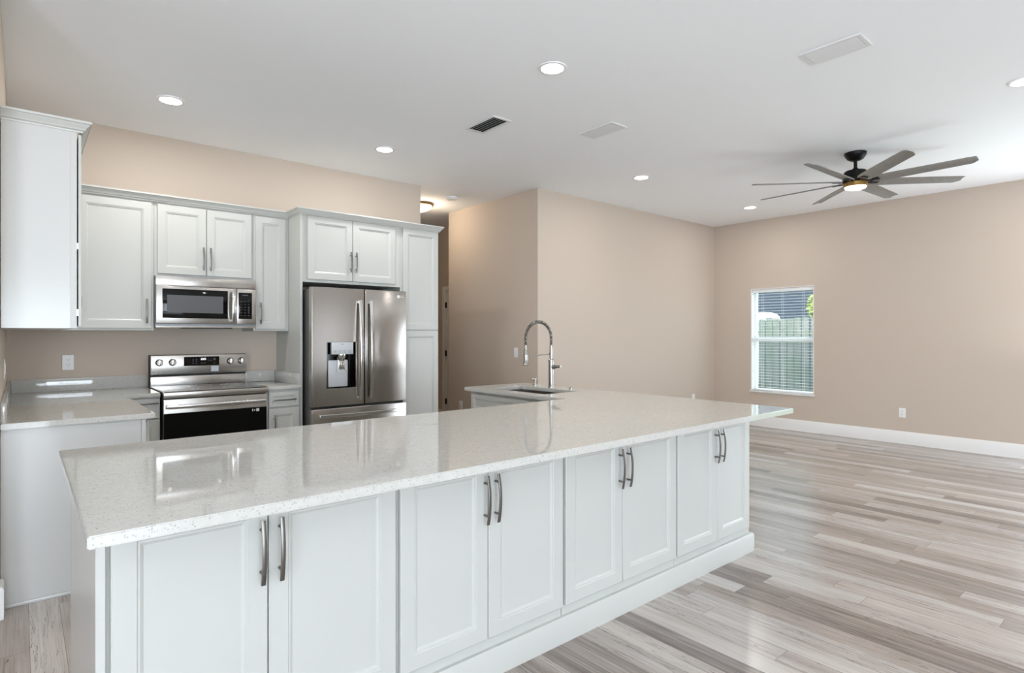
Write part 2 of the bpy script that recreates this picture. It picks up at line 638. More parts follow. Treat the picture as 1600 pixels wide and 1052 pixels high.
def text_on_front(txt, size, x, y, z, depth=0.0004):
    bm = text_bm(txt, size, depth)
    bm.transform(Matrix.Translation((x, y, z)) @ Matrix.Rotation(PI / 2, 4, 'X'))
    return bm


# ------------------------------------------------------------------ room shell
HC = 3.048
XL, XR, YB, YR = -0.077, 8.34, 5.717, -7.5
struct('floor', B(-3.3, 8.49, -7.65, 9.15, -0.12, 0.0), M_FLOOR)
struct('ceiling', B(-3.5, 8.75, -8.0, 9.5, HC, HC + 0.25), M_CEIL)

# kitchen back wall, left stub wall, living room walls, hall
struct('wall_back', B(XL - 0.12, 3.478, YB, YB + 0.12, 0, HC), M_WALL)
struct('wall_left', B(XL - 0.12, XL, 3.66, YB, 0, HC), M_WALL)
bm = bmesh.new()
slab(bm, [4.553, 4.673, 8.34], [4.913, 5.033, 6.737], lambda u, v: u < 4.673 or v < 5.033, 'z', 0, HC)
struct('wall_living', bm, M_WALL)
struct('wall_hall_corner', B(4.673, 5.13, 6.617, 6.737, 0, HC), M_WALL)
bm = bmesh.new()
slab(bm, [6.737, 6.87, 7.68, 9.03], [0, 2.045, HC], lambda u, v: not (6.87 < u < 7.68 and v < 2.045), 'x', 5.13, 5.25)
struct('wall_hall_far', bm, M_WALL)
struct('wall_hall_end', B(2.0, 5.25, 9.03, 9.15, 0, HC), M_WALL)
struct('wall_hall_left', B(1.88, 2.0, YB + 0.12, 9.15, 0, HC), M_WALL)
WY0, WY1, WZ0, WZ1 = 3.405, 4.31, 0.505, 2.035
bm = bmesh.new()
slab(bm, [YR, -1.3, 1.1, WY0, WY1, 5.033], [0, WZ0, WZ1, 2.2, HC],
     lambda u, v: not ((WY0 < u < WY1 and WZ0 < v < WZ1) or (-1.3 < u < 1.1 and v < 2.2)), 'x', XR, XR + 0.15)
struct('wall_right', bm, M_WALL)
bm = bmesh.new()
slab(bm, [-3.15, -2.6, 2.0, 7.12, 7.38, 8.49], [0, 2.2, HC],
     lambda u, v: not ((-2.6 < u < 2.0 or 7.12 < u < 7.38) and v < 2.2), 'y', YR - 0.15, YR)
struct('wall_rear', bm, M_WALL)
bm = bmesh.new()
slab(bm, [YR, -3.9, -0.3, 3.78], [0, 2.2, HC], lambda u, v: not (-3.9 < u < -0.3 and v < 2.2), 'x', -3.15, -3.0)
struct('wall_side', bm, M_WALL)
struct('wall_nook', B(-3.0, XL - 0.12, 3.66, 3.78, 0, HC), M_WALL)

# frames of the unseen openings that hold the added daylight lamps
def slider(name, axis, a0, a1, z0, z1, t0, t1):
    bm = bmesh.new()
    f = 0.06
    mid = (a0 + a1) / 2
    us = [a0, a0 + f, mid - f / 2, mid + f / 2, a1 - f, a1]
    slab(bm, us, [z0, z0 + f, z1 - f, z1],
         lambda u, v: not (z0 + f < v < z1 - f and (a0 + f < u < mid - f / 2 or mid + f / 2 < u < a1 - f)), axis, t0, t1)
    o = struct(name, bm, M_VINYL)
    return o


slider('door_2', 'y', -2.6, 2.0, 0.0, 2.2, -7.54, -7.49)
slider('door_3', 'x', -1.3, 1.1, 0.0, 2.2, 8.33, 8.38)
slider('door_4', 'x', -3.9, -0.3, 0.0, 2.2, -3.04, -2.99)


def baseboard(name, pts, h=0.155, t=0.016):
    """pts: polyline along the wall foot, room on the right-hand side of travel."""
    prof = [(0, 0), (t, 0), (t, h - 0.012), (t - 0.006, h), (0, h)]
    bm = bmesh.new()
    sweep_profile(bm, pts, prof)
    return struct(name, bm, M_TRIM)


def sweep_profile(bm, pts, prof, z0=0.0):
    pts = [Vector((p[0], p[1])) for p in pts]
    n = len(pts)
    rings = []
    for i in range(n):
        ds = []
        if i > 0:
            ds.append((pts[i] - pts[i - 1]).normalized())
        if i < n - 1:
            ds.append((pts[i + 1] - pts[i]).normalized())
        ns = [Vector((d.y, -d.x)) for d in ds]
        if len(ns) == 1:
            off = ns[0]
        else:
            off = (ns[0] + ns[1])
            off = off / max(0.2, off.dot(ns[0]))
        rings.append([bm.verts.new((pts[i].x + off.x * o, pts[i].y + off.y * o, z0 + z)) for o, z in prof])
    m = len(prof)
    for a, b in zip(rings, rings[1:]):
        for k in range(m):
            j = (k + 1) % m
            bm.faces.new((a[k], a[j], b[j], b[k]))
    bm.faces.new(rings[0])
    bm.faces.new(list(reversed(rings[-1])))


baseboard('baseboard_right', [(8.34, 4.913), (8.34, 1.12)])
baseboard('baseboard_living', [(4.553, 6.737), (4.553, 4.913), (8.324, 4.913)])
baseboard('baseboard_left', [(XL, 3.66), (XL, 3.788)])
baseboard('baseboard_hall', [(5.13, 9.03), (5.13, 7.76)])

# hall door with casing and hinges
bm = bmesh.new()
slab(bm, [6.80, 6.87, 7.68, 7.75], [0, 2.045, 2.115], lambda u, v: not (6.87 < u < 7.68 and v < 2.045), 'x', 5.112, 5.13, 0.003)
box(bm, 5.13, 5.25, 7.665, 7.68, 0, 2.045)
box(bm, 5.13, 5.25, 6.87, 6.885, 0, 2.045)
box(bm, 5.13, 5.25, 6.885, 7.665, 2.03, 2.045)
struct('trim_1', bm, M_TRIM)
bm = bmesh.new()
box(bm, 5.136, 5.172, 6.888, 7.660, 0.008, 2.027)
for z0, z1 in ((0.2, 0.95), (1.1, 1.9)):
    box(bm, 5.130, 5.137, 6.99, 7.56, z0, z1, 0.006)
dr = struct('door_1', bm, M_TRIM)
for z in (0.30, 1.06, 1.82):
    h = part('hinge', B(5.112, 5.14, 7.652, 7.672, z - 0.045, z + 0.045, 0.003), M_HINGE, dr)

# ------------------------------------------------------------------ right-wall window
bm = bmesh.new()
f = 0.045
slab(bm, [WY0, WY0 + f, WY1 - f, WY1], [WZ0, WZ0 + f, 1.255, 1.315, WZ1 - f, WZ1],
     lambda u, v: not (WY0 + f < u < WY1 - f and (WZ0 + f < v < 1.255 or 1.315 < v < WZ1 - f)), 'x', XR + 0.085, XR + 0.14, 0.004)
win = struct('window_1', bm, M_VINYL)
part('window_pane', B(XR + 0.108, XR + 0.114, WY0 + f, WY1 - f, WZ0 + f, 1.255), M_GLASS, win)
part('window_pane', B(XR + 0.114, XR + 0.120, WY0 + f, WY1 - f, 1.315, WZ1 - f), M_GLASS, win)
bm = bmesh.new()
box(bm, XR + 0.001, XR + 0.085, WY1 - 0.012, WY1, WZ0 + 0.02, WZ1)
box(bm, XR + 0.001, XR + 0.085, WY0, WY0 + 0.012, WZ0 + 0.02, WZ1)
box(bm, XR + 0.001, XR + 0.085, WY0 + 0.012, WY1 - 0.012, WZ1 - 0.012, WZ1)
part('window_reveal', bm, M_TRIM, win)
part('window_sill', B(XR - 0.022, XR + 0.085, WY0 - 0.008, WY1 + 0.014, WZ0 - 0.008, WZ0 + 0.02, 0.004), M_MARBLE, win)

bl = thing('window_blind', 'white horizontal slat blind hanging open inside the window on the far right wall', 'blind', (XR + 0.045, (WY0 + WY1) / 2, WZ1 - 0.014))
part('headrail', B(XR + 0.018, XR + 0.072, WY0 + 0.016, WY1 - 0.016, WZ1 - 0.060, WZ1 - 0.014, 0.004), M_BLIND, bl)
bm = bmesh.new()
z = WZ1 - 0.085
while z > WZ0 + 0.075:
    vs = []
    for k in range(5):
        s = -1 + k / 2
        vs.append((XR + 0.045 + s * 0.024, z + 0.0018 * (1 - s * s) - s * 0.0015))
    for dz in (0.0,):
        top = [[bm.verts.new((x, y, zz + 0.0009)) for x, zz in vs] for y in (WY0 + 0.02, WY1 - 0.02)]
        bot = [[bm.verts.new((x, y, zz - 0.0009)) for x, zz in vs] for y in (WY0 + 0.02, WY1 - 0.02)]
        for k in range(4):
            bm.faces.new((top[0][k], top[0][k + 1], top[1][k + 1], top[1][k]))
            bm.faces.new((bot[0][k], bot[1][k], bot[1][k + 1], bot[0][k + 1]))
        bm.faces.new((top[0][0], top[1][0], bot[1][0], bot[0][0]))
        bm.faces.new((top[0][4], bot[0][4], bot[1][4], top[1][4]))
    z -= 0.0415
part('slats', bm, M_BLIND, bl)
part('bottom_rail', B(XR + 0.020, XR + 0.070, WY0 + 0.018, WY1 - 0.018, WZ0 + 0.024, WZ0 + 0.044, 0.004), M_BLIND, bl)
for y in (WY0 + 0.16, (WY0 + WY1) / 2, WY1 - 0.16):
    bm = bmesh.new()
    for x in (XR + 0.0195, XR + 0.0705):
        rod(bm, (x, y, WZ0 + 0.044), (x, y, WZ1 - 0.06), 0.0012, 6)
    part('ladder_cord', bm, M_BLIND, bl)
part('tilt_wand', rod(bmesh.new(), (XR + 0.012, WY1 - 0.10, 1.25), (XR + 0.012, WY1 - 0.10, WZ1 - 0.05), 0.004, 8), M_BLIND, bl)

# ------------------------------------------------------------------ cabinets
def cabinet(name, label, frame, w, d, z0, z1, fronts, group=None, toe=False, body_mat=None, cat='cabinet', gap=0.0015):
    """frame: Matrix for a unit whose front frame is y=0, fronts stand at y -0.02..0, body goes to y=d."""
    root = bpy.data.objects.new(name, None)
    COL.objects.link(root)
    base = frame @ Matrix.Translation((w / 2, d / 2, z0))
    root.matrix_world = base
    root.empty_display_size = 0.1
    FR[root.name] = base
    tag(root, label, cat, group)
    bm = bmesh.new()
    if toe:
        box(bm, 0, w, 0, d, z0 + 0.10, z1, 0.0015, 1)
        box(bm, 0.0, w, 0.06, d, z0, z0 + 0.10)
    else:
        box(bm, 0, w, 0, d, z0, z1, 0.0015, 1)
    part('body', bm, body_mat or M_CAB, root, frame)
    for fdef in fronts:
        kind, x0, x1, za, zb = fdef[:5]
        bm = bmesh.new()
        panel_door(bm, x0, x1, za, zb, -0.02, 0.02 - gap, fr=0.056 if kind == 'door' else 0.03, flat=(kind == 'flat'))
        dpart = part('door' if kind == 'door' else 'drawer', bm, M_CAB, root, frame)
        if len(fdef) > 5 and fdef[5]:
            ori, hx, hz, hl = fdef[5]
            part('handle', pull(bmesh.new(), (hx, hz), hl, ori == 'v', -0.02), M_NICKEL, dpart, frame)
    return root


def F0(x, y):
    return Matrix.Translation((x, y, 0))


# --- island, near side: four double-door units
IY = 1.815
IB = 2.74
TOP = 0.884
units = [
    (0.166, 1.003, 0.176, 0.566, 0.995, 'nearest double-door white cabinet at the left end of the long island', 0.544, 0.598),
    (1.006, 1.822, 1.012, 1.4, 1.816, 'second double-door white island cabinet from the left end', 1.380, 1.433),
    (1.826, 2.678, 1.834, 2.224, 2.672, 'third double-door white island cabinet from the left end', 2.196, 2.255),
    (2.681, 3.470, 2.687, 3.083, 3.456, 'double-door white cabinet at the far right end of the long island', 3.055, 3.110),
]
for x0, x1, a, b, c, lab, h1, h2 in units:
    cabinet('island_cabinet', lab, F0(x0, IY), x1 - x0, IB - IY, 0.0, TOP - 0.001,
            [('door', a - x0, b - 0.0018 - x0, 0.158, 0.868, ('v', h1 - x0, 0.712, 0.19)),
             ('door', b + 0.0018 - x0, c - x0, 0.158, 0.868, ('v', h2 - x0, 0.712, 0.19))],
            'base cabinets along the island')
single('island_end_panel', B(0.144, 0.1655, 1.797, 2.752, 0.0, TOP - 0.001, 0.0015, 1), M_PANEL,
       'tall flat white end panel closing the left end of the island', 'panel', (0.155, 2.27, 0))
single('island_end_panel', B(3.4705, 3.4885, 1.8155, 3.935, 0.0, TOP - 0.001, 0.0015, 1), M_CAB,
       'flat white side panel closing the window side of the island', 'panel', (3.48, 2.8, 0))
bm = bmesh.new()
sweep_profile(bm, [(0.167, 1.8145), (3.489, 1.8145), (3.489, 3.935)], [(0, 0), (0.0225, 0), (0.0225, 0.098), (0.016, 0.112), (0, 0.112)])
bm.transform(I4)
single('island_plinth', bm, M_CAB, 'wide white plinth board running along the foot of the island', 'plinth', (1.8, 1.80, 0))

# --- island leg with the sink, fronts towards the kitchen (-X)
FS = Matrix.Translation((2.885, 3.935, 0)) @ Matrix.Rotation(-PI / 2, 4, 'Z')
cabinet('sink_cabinet', 'white sink base cabinet under the tall spring faucet', FS, 1.19, 0.584, 0.0, 0.70,
        [('door', 0.03, 0.46, 0.12, 0.69, ('v', 0.43, 0.60, 0.17)), ('door', 0.465, 0.90, 0.12, 0.69, ('v', 0.50, 0.60, 0.17))], toe=True)
sc_root = bpy.data.objects['sink_cabinet']
bm = bmesh.new()
slab(bm, [0, 0.02, 1.17, 1.19], [0, 0.02, 0.564, 0.584], lambda u, v: not (0.02 < u < 1.17 and 0.02 < v < 0.564), 'z', 0.70, TOP - 0.001)
part('apron', bm, M_CAB, sc_root, FS)
part('drawer', panel_door(bmesh.new(), 0.03, 0.90, 0.715, 0.862, -0.02, 0.0195, fr=0.03), M_CAB, sc_root, FS)

# --- countertops
XS0, XS1, YS0, YS1 = 2.945, 3.295, 3.10, 3.76
bm = bmesh.new()
slab(bm, [0.110, 2.842, XS0, XS1, 3.525], [1.556, 2.792, YS0, YS1, 3.975],
     lambda u, v: (v < 2.792 or u > 2.842) and not (XS0 < u < XS1 and YS0 < v < YS1), 'z', TOP, 0.914, 0.003)
single('island_countertop', bm, M_QUARTZ, 'large L-shaped speckled white quartz countertop on the island', 'countertop', (1.8, 2.2, TOP))

bm = bmesh.new()
slab(bm, [XL + 0.001, 0.578, 0.806], [3.783, 5.06, YB - 0.001], lambda u, v: u < 0.578 or v > 5.06, 'z', TOP, 0.914, 0.003)
t = thing('kitchen_countertop', 'L-shaped white quartz countertop to the left of the range', 'countertop', (0.25, 4.8, TOP))
part('countertop_slab', bm, M_QUARTZ, t)
bm = bmesh.new()
box(bm, XL + 0.001, XL + 0.021, 3.80, YB - 0.021, 0.9142, 1.014, 0.002)
part('backsplash', bm, M_QUARTZ, t)
part('backsplash', B(XL + 0.022, 0.806, YB - 0.021, YB - 0.001, 0.9142, 1.014, 0.002), M_QUARTZ, t)
t = thing('kitchen_countertop', 'short white quartz countertop between the range and the fridge', 'countertop', (1.73, 5.4, TOP))
part('countertop_slab', B(1.586, 1.873, 5.06, YB - 0.001, TOP, 0.914, 0.003), M_QUARTZ, t)
part('backsplash', B(1.586, 1.852, YB - 0.021, YB - 0.001, 0.9142, 1.014, 0.002), M_QUARTZ, t)
part('backsplash', B(1.853, 1.873, 5.085, YB - 0.001, 0.9142, 1.014, 0.002), M_QUARTZ, t)

# --- kitchen base cabinets
FLb = Matrix.Translation((0.535, 3.822, 0)) @ Matrix.Rotation(PI / 2, 4, 'Z')
cabinet('base_cabinet', 'white base cabinet along the left wall under the L-shaped counter', FLb, 1.26, 0.61, 0, TOP - 0.001,
        [('drawer', 0.01, 0.60, 0.72, 0.862, ('h', 0.30, 0.80, 0.19)), ('door', 0.01, 0.60, 0.12, 0.712, ('v', 0.55, 0.60, 0.19)),
         ('drawer', 0.606, 1.19, 0.72, 0.862, ('h', 0.90, 0.80, 0.19)), ('door', 0.606, 1.19, 0.12, 0.712, ('v', 0.66, 0.60, 0.19))],
        'kitchen base cabinets', toe=True)
t = thing('base_end_panel', 'flat white end panel of the left base cabinet, facing the camera', 'panel', (0.23, 3.81, 0))
part('board', B(XL + 0.001, 0.513, 3.803, 3.8215, 0, TOP - 0.001, 0.001, 1), M_PANEL, t)
part('stile', B(0.5135, 0.536, 3.800, 3.8215, 0, TOP - 0.001, 0.001, 1), M_PANEL, t)
part('shoe_molding', B(XL + 0.017, 0.536, 3.79, 3.8025, 0, 0.018, 0.004), M_PANEL, t)
cabinet('base_cabinet', 'narrow white drawer cabinet just left of the range', F0(0.536, 5.09), 0.272, 0.62, 0, TOP - 0.001,
        [('flat', 0.03, 0.268, 0.72, 0.872, ('h', 0.18, 0.838, 0.15)), ('door', 0.03, 0.268, 0.12, 0.712, ('v', 0.06, 0.60, 0.19))],
        'kitchen base cabinets', toe=True)
cabinet('base_cabinet', 'narrow white cabinet with drawer between the range and the fridge', F0(1.586, 5.09), 0.286, 0.62, 0, TOP - 0.001,
        [('drawer', 0.016, 0.272, 0.735, 0.862, ('h', 0.145, 0.797, 0.19)), ('door', 0.016, 0.272, 0.12, 0.725, ('v', 0.058, 0.575, 0.19))],
        'kitchen base cabinets', toe=True)

# --- upper cabinets
UT = 2.43
FLu = Matrix.Translation((0.225, 3.80, 0)) @ Matrix.Rotation(PI / 2, 4, 'Z')
u = cabinet('wall_cabinet', 'white wall cabinet on the left wall, its flat side turned to the camera', FLu, 1.56, 0.30, 1.386, UT,
            [('door', 0.004, 0.60, 1.40, 2.405, ('v', 0.562, 1.55, 0.19)), ('door', 0.604, 1.20, 1.40, 2.405, ('v', 0.645, 1.55, 0.19)), ('door', 1.204, 1.545, 1.40, 2.405)],
            'kitchen wall cabinets', body_mat=M_PANEL, gap=0.007)
part('stile', B(-0.003, 0.0, 0.0, 0.026, 1.388, UT - 0.02), M_CAB, u, FLu)
for z in (1.47, 1.82):
    part('hinge', B(0.006, 0.02, -0.0072, 0.0, z - 0.016, z + 0.016), M_CHROME, u, FLu)
UY = 5.387
cabinet('wall_cabinet', 'tall single-door white wall cabinet in the corner left of the microwave', F0(0.227, UY), 0.585, 0.329, 1.386, UT,
        [('door', 0.088, 0.568, 1.403, 2.402, ('v', 0.533, 1.541, 0.19))], 'kitchen wall cabinets')
cabinet('wall_cabinet', 'short double-door white wall cabinet above the microwave', F0(0.813, UY), 0.753, 0.329, 1.826, UT,
        [('door', 0.021, 0.376, 1.845, 2.402, ('v', 0.350, 1.984, 0.19)), ('door', 0.380, 0.737, 1.845, 2.402, ('v', 0.404, 1.984, 0.19))],
        'kitchen wall cabinets')
cabinet('wall_cabinet', 'narrow single-door white wall cabinet between microwave and fridge panel', F0(1.567, UY), 0.307, 0.329, 1.386, UT,
        [('door', 0.016, 0.277, 1.403, 2.402, ('v', 0.052, 1.541, 0.19))], 'kitchen wall cabinets')
PY = 5.11
fc = cabinet('wall_cabinet', 'deep double-door white cabinet above the fridge', F0(1.896, PY), 0.976, 0.605, 1.822, UT,
        [('door', 0.046, 0.467, 1.848, 2.412, ('v', 0.443, 2.025, 0.19)), ('door', 0.471, 0.917, 1.848, 2.412, ('v', 0.497, 2.025, 0.19))],
        'kitchen wall cabinets')
part('side_panel', B(1.875, 1.8955, 5.092, YB - 0.001, 0, UT, 0.001, 1), M_CAB, fc)
cabinet('pantry_cabinet', 'tall narrow white pantry cabinet to the right of the fridge', F0(2.873, PY), 0.447, 0.605, 0, UT,
        [('door', 0.025, 0.437, 1.402, 2.414), ('door', 0.025, 0.437, 0.12, 1.392)], toe=True)
bm = bmesh.new()
sweep_profile(bm, [(XL + 0.001, 3.80), (0.247, 3.80), (0.247, 5.367), (1.875, 5.367), (1.875, 5.092), (3.320, 5.092), (3.320, YB - 0.002)],
              [(0, 0), (0.004, 0), (0.006, 0.008), (0.014, 0.013), (0.018, 0.024), (0.030, 0.034), (0.034, 0.042), (0.040, 0.044), (0.040, 0.056), (0, 0.056)], 2.416)
single('crown_molding', bm, M_CAB, 'white crown molding running along the tops of the kitchen cabinets', 'molding', (1.5, 5.3, 2.416))

# ------------------------------------------------------------------ range
R0, R1 = 0.815, 1.575
rg = thing('range', 'stainless steel electric range with black oven window', 'range', ((R0 + R1) / 2, 5.35, 0))
bm = bmesh.new()
box(bm, R0 + 0.003, R1 - 0.003, 5.06, 5.69, 0.03, 0.90)
part('body', bm, M_BLACK, rg)
bm = bmesh.new()
box(bm, R0, R1, 4.985, 5.01, 0.872, 0.917, 0.004)
box(bm, R0, R0 + 0.012, 5.01, 5.62, 0.90, 0.922, 0.002)
box(bm, R1 - 0.012, R1, 5.01, 5.62, 0.90, 0.922, 0.002)
part('cooktop_trim', bm, M_STEEL, rg)
ck = part('cooktop', B(R0 + 0.012, R1 - 0.012, 5.01, 5.62, 0.90, 0.921, 0.001, 1), M_BLACKGL, rg)
bm = bmesh.new()
for cx, cy, r in ((0.99, 5.18, 0.10), (1.40, 5.18, 0.12), (0.99, 5.45, 0.09), (1.40, 5.45, 0.08), (1.195, 5.46, 0.055)):
    for rr in (r, r * 0.62):
        lathe(bm, [(rr, 0.9212), (rr + 0.003, 0.9212), (rr + 0.003, 0.9214), (rr, 0.9214), (rr, 0.9212)], Matrix.Translation((cx, cy, 0)), 40, caps=False)
part('burner_ring', bm, M_LEGEND, ck)
od = part('oven_door', B(R0 + 0.006, R1 - 0.004, 5.03, 5.058, 0.20, 0.862, 0.005), M_STEEL, rg)
part('oven_window', B(R0 + 0.007, R1 - 0.005, 5.026, 5.031, 0.215, 0.754, 0.001, 1), M_OVENGL, od)
bm = bmesh.new()
pts = []
for i in range(25):
    s = -1 + 2 * i / 24
    pts.append(((R0 + R1) / 2 + s * 0.345, 4.978 + 0.018 * s * s, 0.805))
sweep_rect(bm, pts, (0, 0, 1), 0.030, 0.014)
for s in (-1, 1):
    box(bm, (R0 + R1) / 2 + s * 0.345 - 0.016, (R0 + R1) / 2 + s * 0.345 + 0.016, 4.990, 5.031, 0.792, 0.818, 0.004)
part('handle', bm, M_CHROME, od)
bm = B(1.455, 1.462, 5.0254, 5.0262, 0.722, 0.742)
box(bm, 1.470, 1.479, 5.0254, 5.0262, 0.726, 0.736)
box(bm, 1.487, 1.510, 5.0254, 5.0262, 0.720, 0.744)
part('sticker', bm, M_STICKER, od, label='tiny white marks at the top right of the oven window')
part('drawer', B(R0 + 0.006, R1 - 0.006, 5.03, 5.058, 0.04, 0.19, 0.005), M_STEEL, rg)
# backguard
bm = bmesh.new()
box(bm, R0 + 0.012, R1 - 0.004, 5.635, 5.69, 0.90, 0.998, 0.003)
part('backguard_riser', bm, M_STEEL, rg)
part('backguard_slot', B(R0 + 0.014, R1 - 0.006, 5.650, 5.69, 0.996, 1.014), M_BLACK, rg)
cp = part('control_panel', B(R0 + 0.012, R1 + 0.010, 5.628, 5.69, 1.013, 1.177, 0.006), M_STEEL, rg)
part('panel_back', B(R0 + 0.006, R1 + 0.012, 5.69, 5.712, 0.90, 1.180), M_BLACK, rg)
dsp = part('display', B(1.071, 1.350, 5.6255, 5.6285, 1.083, 1.161, 0.001, 1), M_BLACKGL, cp)
# lit digits as small seven-segment style blocks
bm = bmesh.new()
for i, dx in enumerate((0, 0.010, 0.021, 0.031)):
    x = 1.203 + dx
    for (a, b, c, d) in ((0, 0.007, 0.0, 0.0018), (0, 0.007, 0.0075, 0.0092), (0, 0.007, 0.015, 0.0168), (0, 0.0016, 0.0, 0.0085) if i % 2 == 0 else (0.0054, 0.007, 0.0, 0.0085), (0.0054, 0.007, 0.0085, 0.0168)):
        box(bm, x + a, x + b, 5.6250, 5.6256, 1.132 + c, 1.132 + d)
part('clock_digits', bm, M_DISPLAY, dsp)
bm = bmesh.new()
for x, z in ((1.142, 1.138), (1.166, 1.138), (1.142, 1.124), (1.166, 1.124), (1.142, 1.106), (1.166, 1.106), (1.21, 1.106), (1.235, 1.106), (1.262, 1.14), (1.282, 1.14), (1.262, 1.124), (1.282, 1.124), (1.31, 1.106)):
    box(bm, x - 0.006, x + 0.006, 5.6250, 5.6256, z - 0.0025, z + 0.0025)
box(bm, 1.300, 1.322, 5.6250, 5.6256, 1.126, 1.148)
part('key_legend', bm, M_DIM, dsp)
part('sticker', B(1.284, 1.345, 5.6268, 5.6282, 1.030, 1.078), M_STICKER, cp, label='pale paper sticker under the clock')
bm = text_on_front('LG', 0.020, 0.893, 5.6276, 1.034)
lathe(bm, [(0.010, 0), (0.010, 0.0006), (0.0075, 0.0006), (0.0075, 0)], Matrix.Translation((0.868, 5.6282, 1.034)) @ Matrix.Rotation(PI / 2, 4, 'X'), 20, caps=False)
part('badge', bm, M_LEGEND, cp)
for kx in (0.888, 0.985, 1.443, 1.536):
    mt = Matrix.Translation((kx, 5.629, 1.117)) @ Matrix.Rotation(PI / 2, 4, 'X')
    part('knob_bezel', lathe(bmesh.new(), [(0.030, 0), (0.030, 0.006), (0.027, 0.007)], mt, 28), M_BLACK, cp)
    bm = lathe(bmesh.new(), [(0.025, 0.004), (0.0265, 0.010), (0.024, 0.030), (0.021, 0.033)], mt, 28)
    box(bm, kx - 0.0055, kx + 0.0055, 5.585, 5.600, 1.117 - 0.025, 1.117 + 0.025, 0.003)
    part('knob', bm, M_CHROME, cp)

# ------------------------------------------------------------------ microwave
MY = 5.300
mw = thing('microwave', 'stainless steel over-the-range microwave with black window', 'microwave', (1.19, 5.5, 1.415))
bm = bmesh.new()
box(bm, 0.8145, 1.5655, MY + 0.03, YB - 0.002, 1.425, 1.822)
part('case', bm, M_GRAYPL, mw)
bm = B(0.8145, 1.5655, MY + 0.01, MY + 0.029, 1.749, 1.822, 0.003)
part('vent_grille', bm, M_STEEL, mw)
md = part('door', B(0.8145, 1.408, MY, MY + 0.029, 1.442, 1.746, 0.006), M_STEEL, mw)
part('window_frame', B(0.857, 1.338, MY - 0.003, MY + 0.002, 1.487, 1.722, 0.0025), M_BLACKGL, md)
part('window', B(0.890, 1.302, MY - 0.0045, MY - 0.002, 1.530, 1.672, 0.001, 1), M_GREYWIN, md)
bm = bmesh.new()
pts = []
for i in range(21):
    s = -1 + 2 * i / 20
    pts.append((1.378, MY - 0.045 + 0.022 * s * s, 1.592 + s * 0.132))
sweep_rect(bm, pts, (1, 0, 0), 0.026, 0.012)
for s in (-1, 1):
    box(bm, 1.368, 1.388, MY - 0.028, MY + 0.001, 1.592 + s * 0.122 - 0.008, 1.592 + s * 0.122 + 0.008, 0.002)
part('handle', bm, M_CHROME, md)
mc = part('control_panel', B(1.411, 1.5655, MY, MY + 0.029, 1.442, 1.746, 0.006), M_STEEL, mw)
kp = part('keypad', B(1.423, 1.532, MY - 0.003, MY + 0.002, 1.488, 1.714, 0.0025), M_BLACKGL, mc)
bm = bmesh.new()
for r in range(6):
    for c in range(3):
        box(bm, 1.438 + c * 0.030, 1.452 + c * 0.030, MY - 0.0036, MY - 0.0029, 1.515 + r * 0.024, 1.519 + r * 0.024)
box(bm, 1.455, 1.500, MY - 0.0036, MY - 0.0029, 1.688, 1.696)
part('key_legend', bm, M_DIM, kp)
bm = B(0.8145, 1.5655, MY + 0.012, YB - 0.01, 1.412, 1.4245)
part('base_plate', bm, M_STEEL, mw)
part('filter_vent', B(1.00, 1.38, MY + 0.02, MY + 0.10, 1.403, 1.412), M_BLACK, mw)



# ------------------------------------------------------------------ refrigerator
FX0, FX1, FY = 1.917, 2.842, 4.935
rf = thing('refrigerator', 'dark stainless french-door refrigerator with water dispenser', 'refrigerator', ((FX0 + FX1) / 2, 5.3, 0))
part('case', B(FX0 + 0.006, FX1 - 0.006, 5.008, 5.68, 0.02, 1.752, 0.004), M_SIDE, rf)
part('hinge_cover', B(FX0 + 0.02, FX0 + 0.10, 5.012, 5.12, 1.752, 1.775, 0.004), M_SIDE, rf)
part('hinge_cover', B(FX1 - 0.10, FX1 - 0.02, 5.012, 5.12, 1.752, 1.775, 0.004), M_SIDE, rf)
xm = 2.409
D = dict(x0=2.055, x1=2.323, z0=0.878, z1=1.287)
bm = bmesh.new()
slab(bm, [FX0, D['x0'], D['x1'], xm - 0.004], [0.722, D['z0'], D['z1'], 1.770],
     lambda u, v: not (D['x0'] < u < D['x1'] and D['z0'] < v < D['z1']), 'y', FY, 5.003, 0.006)
dl = part('left_door', bm, M_DSTEEL, rf)
drr = part('right_door', B(xm + 0.004, FX1, FY, 5.003, 0.722, 1.770, 0.008), M_DSTEEL, rf)
dd = part('freezer_drawer', B(FX0, FX1, FY, 5.003, 0.10, 0.702, 0.008), M_DSTEEL, rf)
part('drawer_gap', B(FX0 + 0.02, FX1 - 0.02, 4.965, 5.003, 0.700, 0.724), M_BLACK, rf)
part('kick_grille', B(FX0 + 0.01, FX1 - 0.01, 4.98, 5.008, 0.01, 0.095), M_SIDE, rf)
bm = bmesh.new()
slab(bm, [D['x0'], D['x0'] + 0.004, D['x1'] - 0.004, D['x1']], [D['z0'], D['z0'] + 0.004, D['z1'] - 0.004, D['z1']],
     lambda u, v: not (D['x0'] + .004 < u < D['x1'] - .004 and D['z0'] + .004 < v < D['z1'] - .004), 'y', FY + 0.001, 5.0)
box(bm, D['x0'], D['x1'], 4.995, 5.002, D['z0'], D['z1'])
dw = part('dispenser', bm, M_BLACKGL, dl)
part('dispenser_panel', B(2.094, 2.298, FY - 0.0005, FY + 0.03, 1.178, 1.286, 0.003), M_SILVER, dl, label='light grey touch panel above the water nozzle')
bm = bmesh.new()
for i in range(4):
    box(bm, 2.115 + 0.045 * i, 2.140 + 0.045 * i, FY - 0.001, FY, 1.205, 1.208)
    box(bm, 2.120 + 0.045 * i, 2.136 + 0.045 * i, FY - 0.001, FY, 1.192, 1.194)
box(bm, 2.182, 2.205, FY - 0.001, FY, 1.266, 1.270)
part('panel_legend', bm, M_DIM, dl)
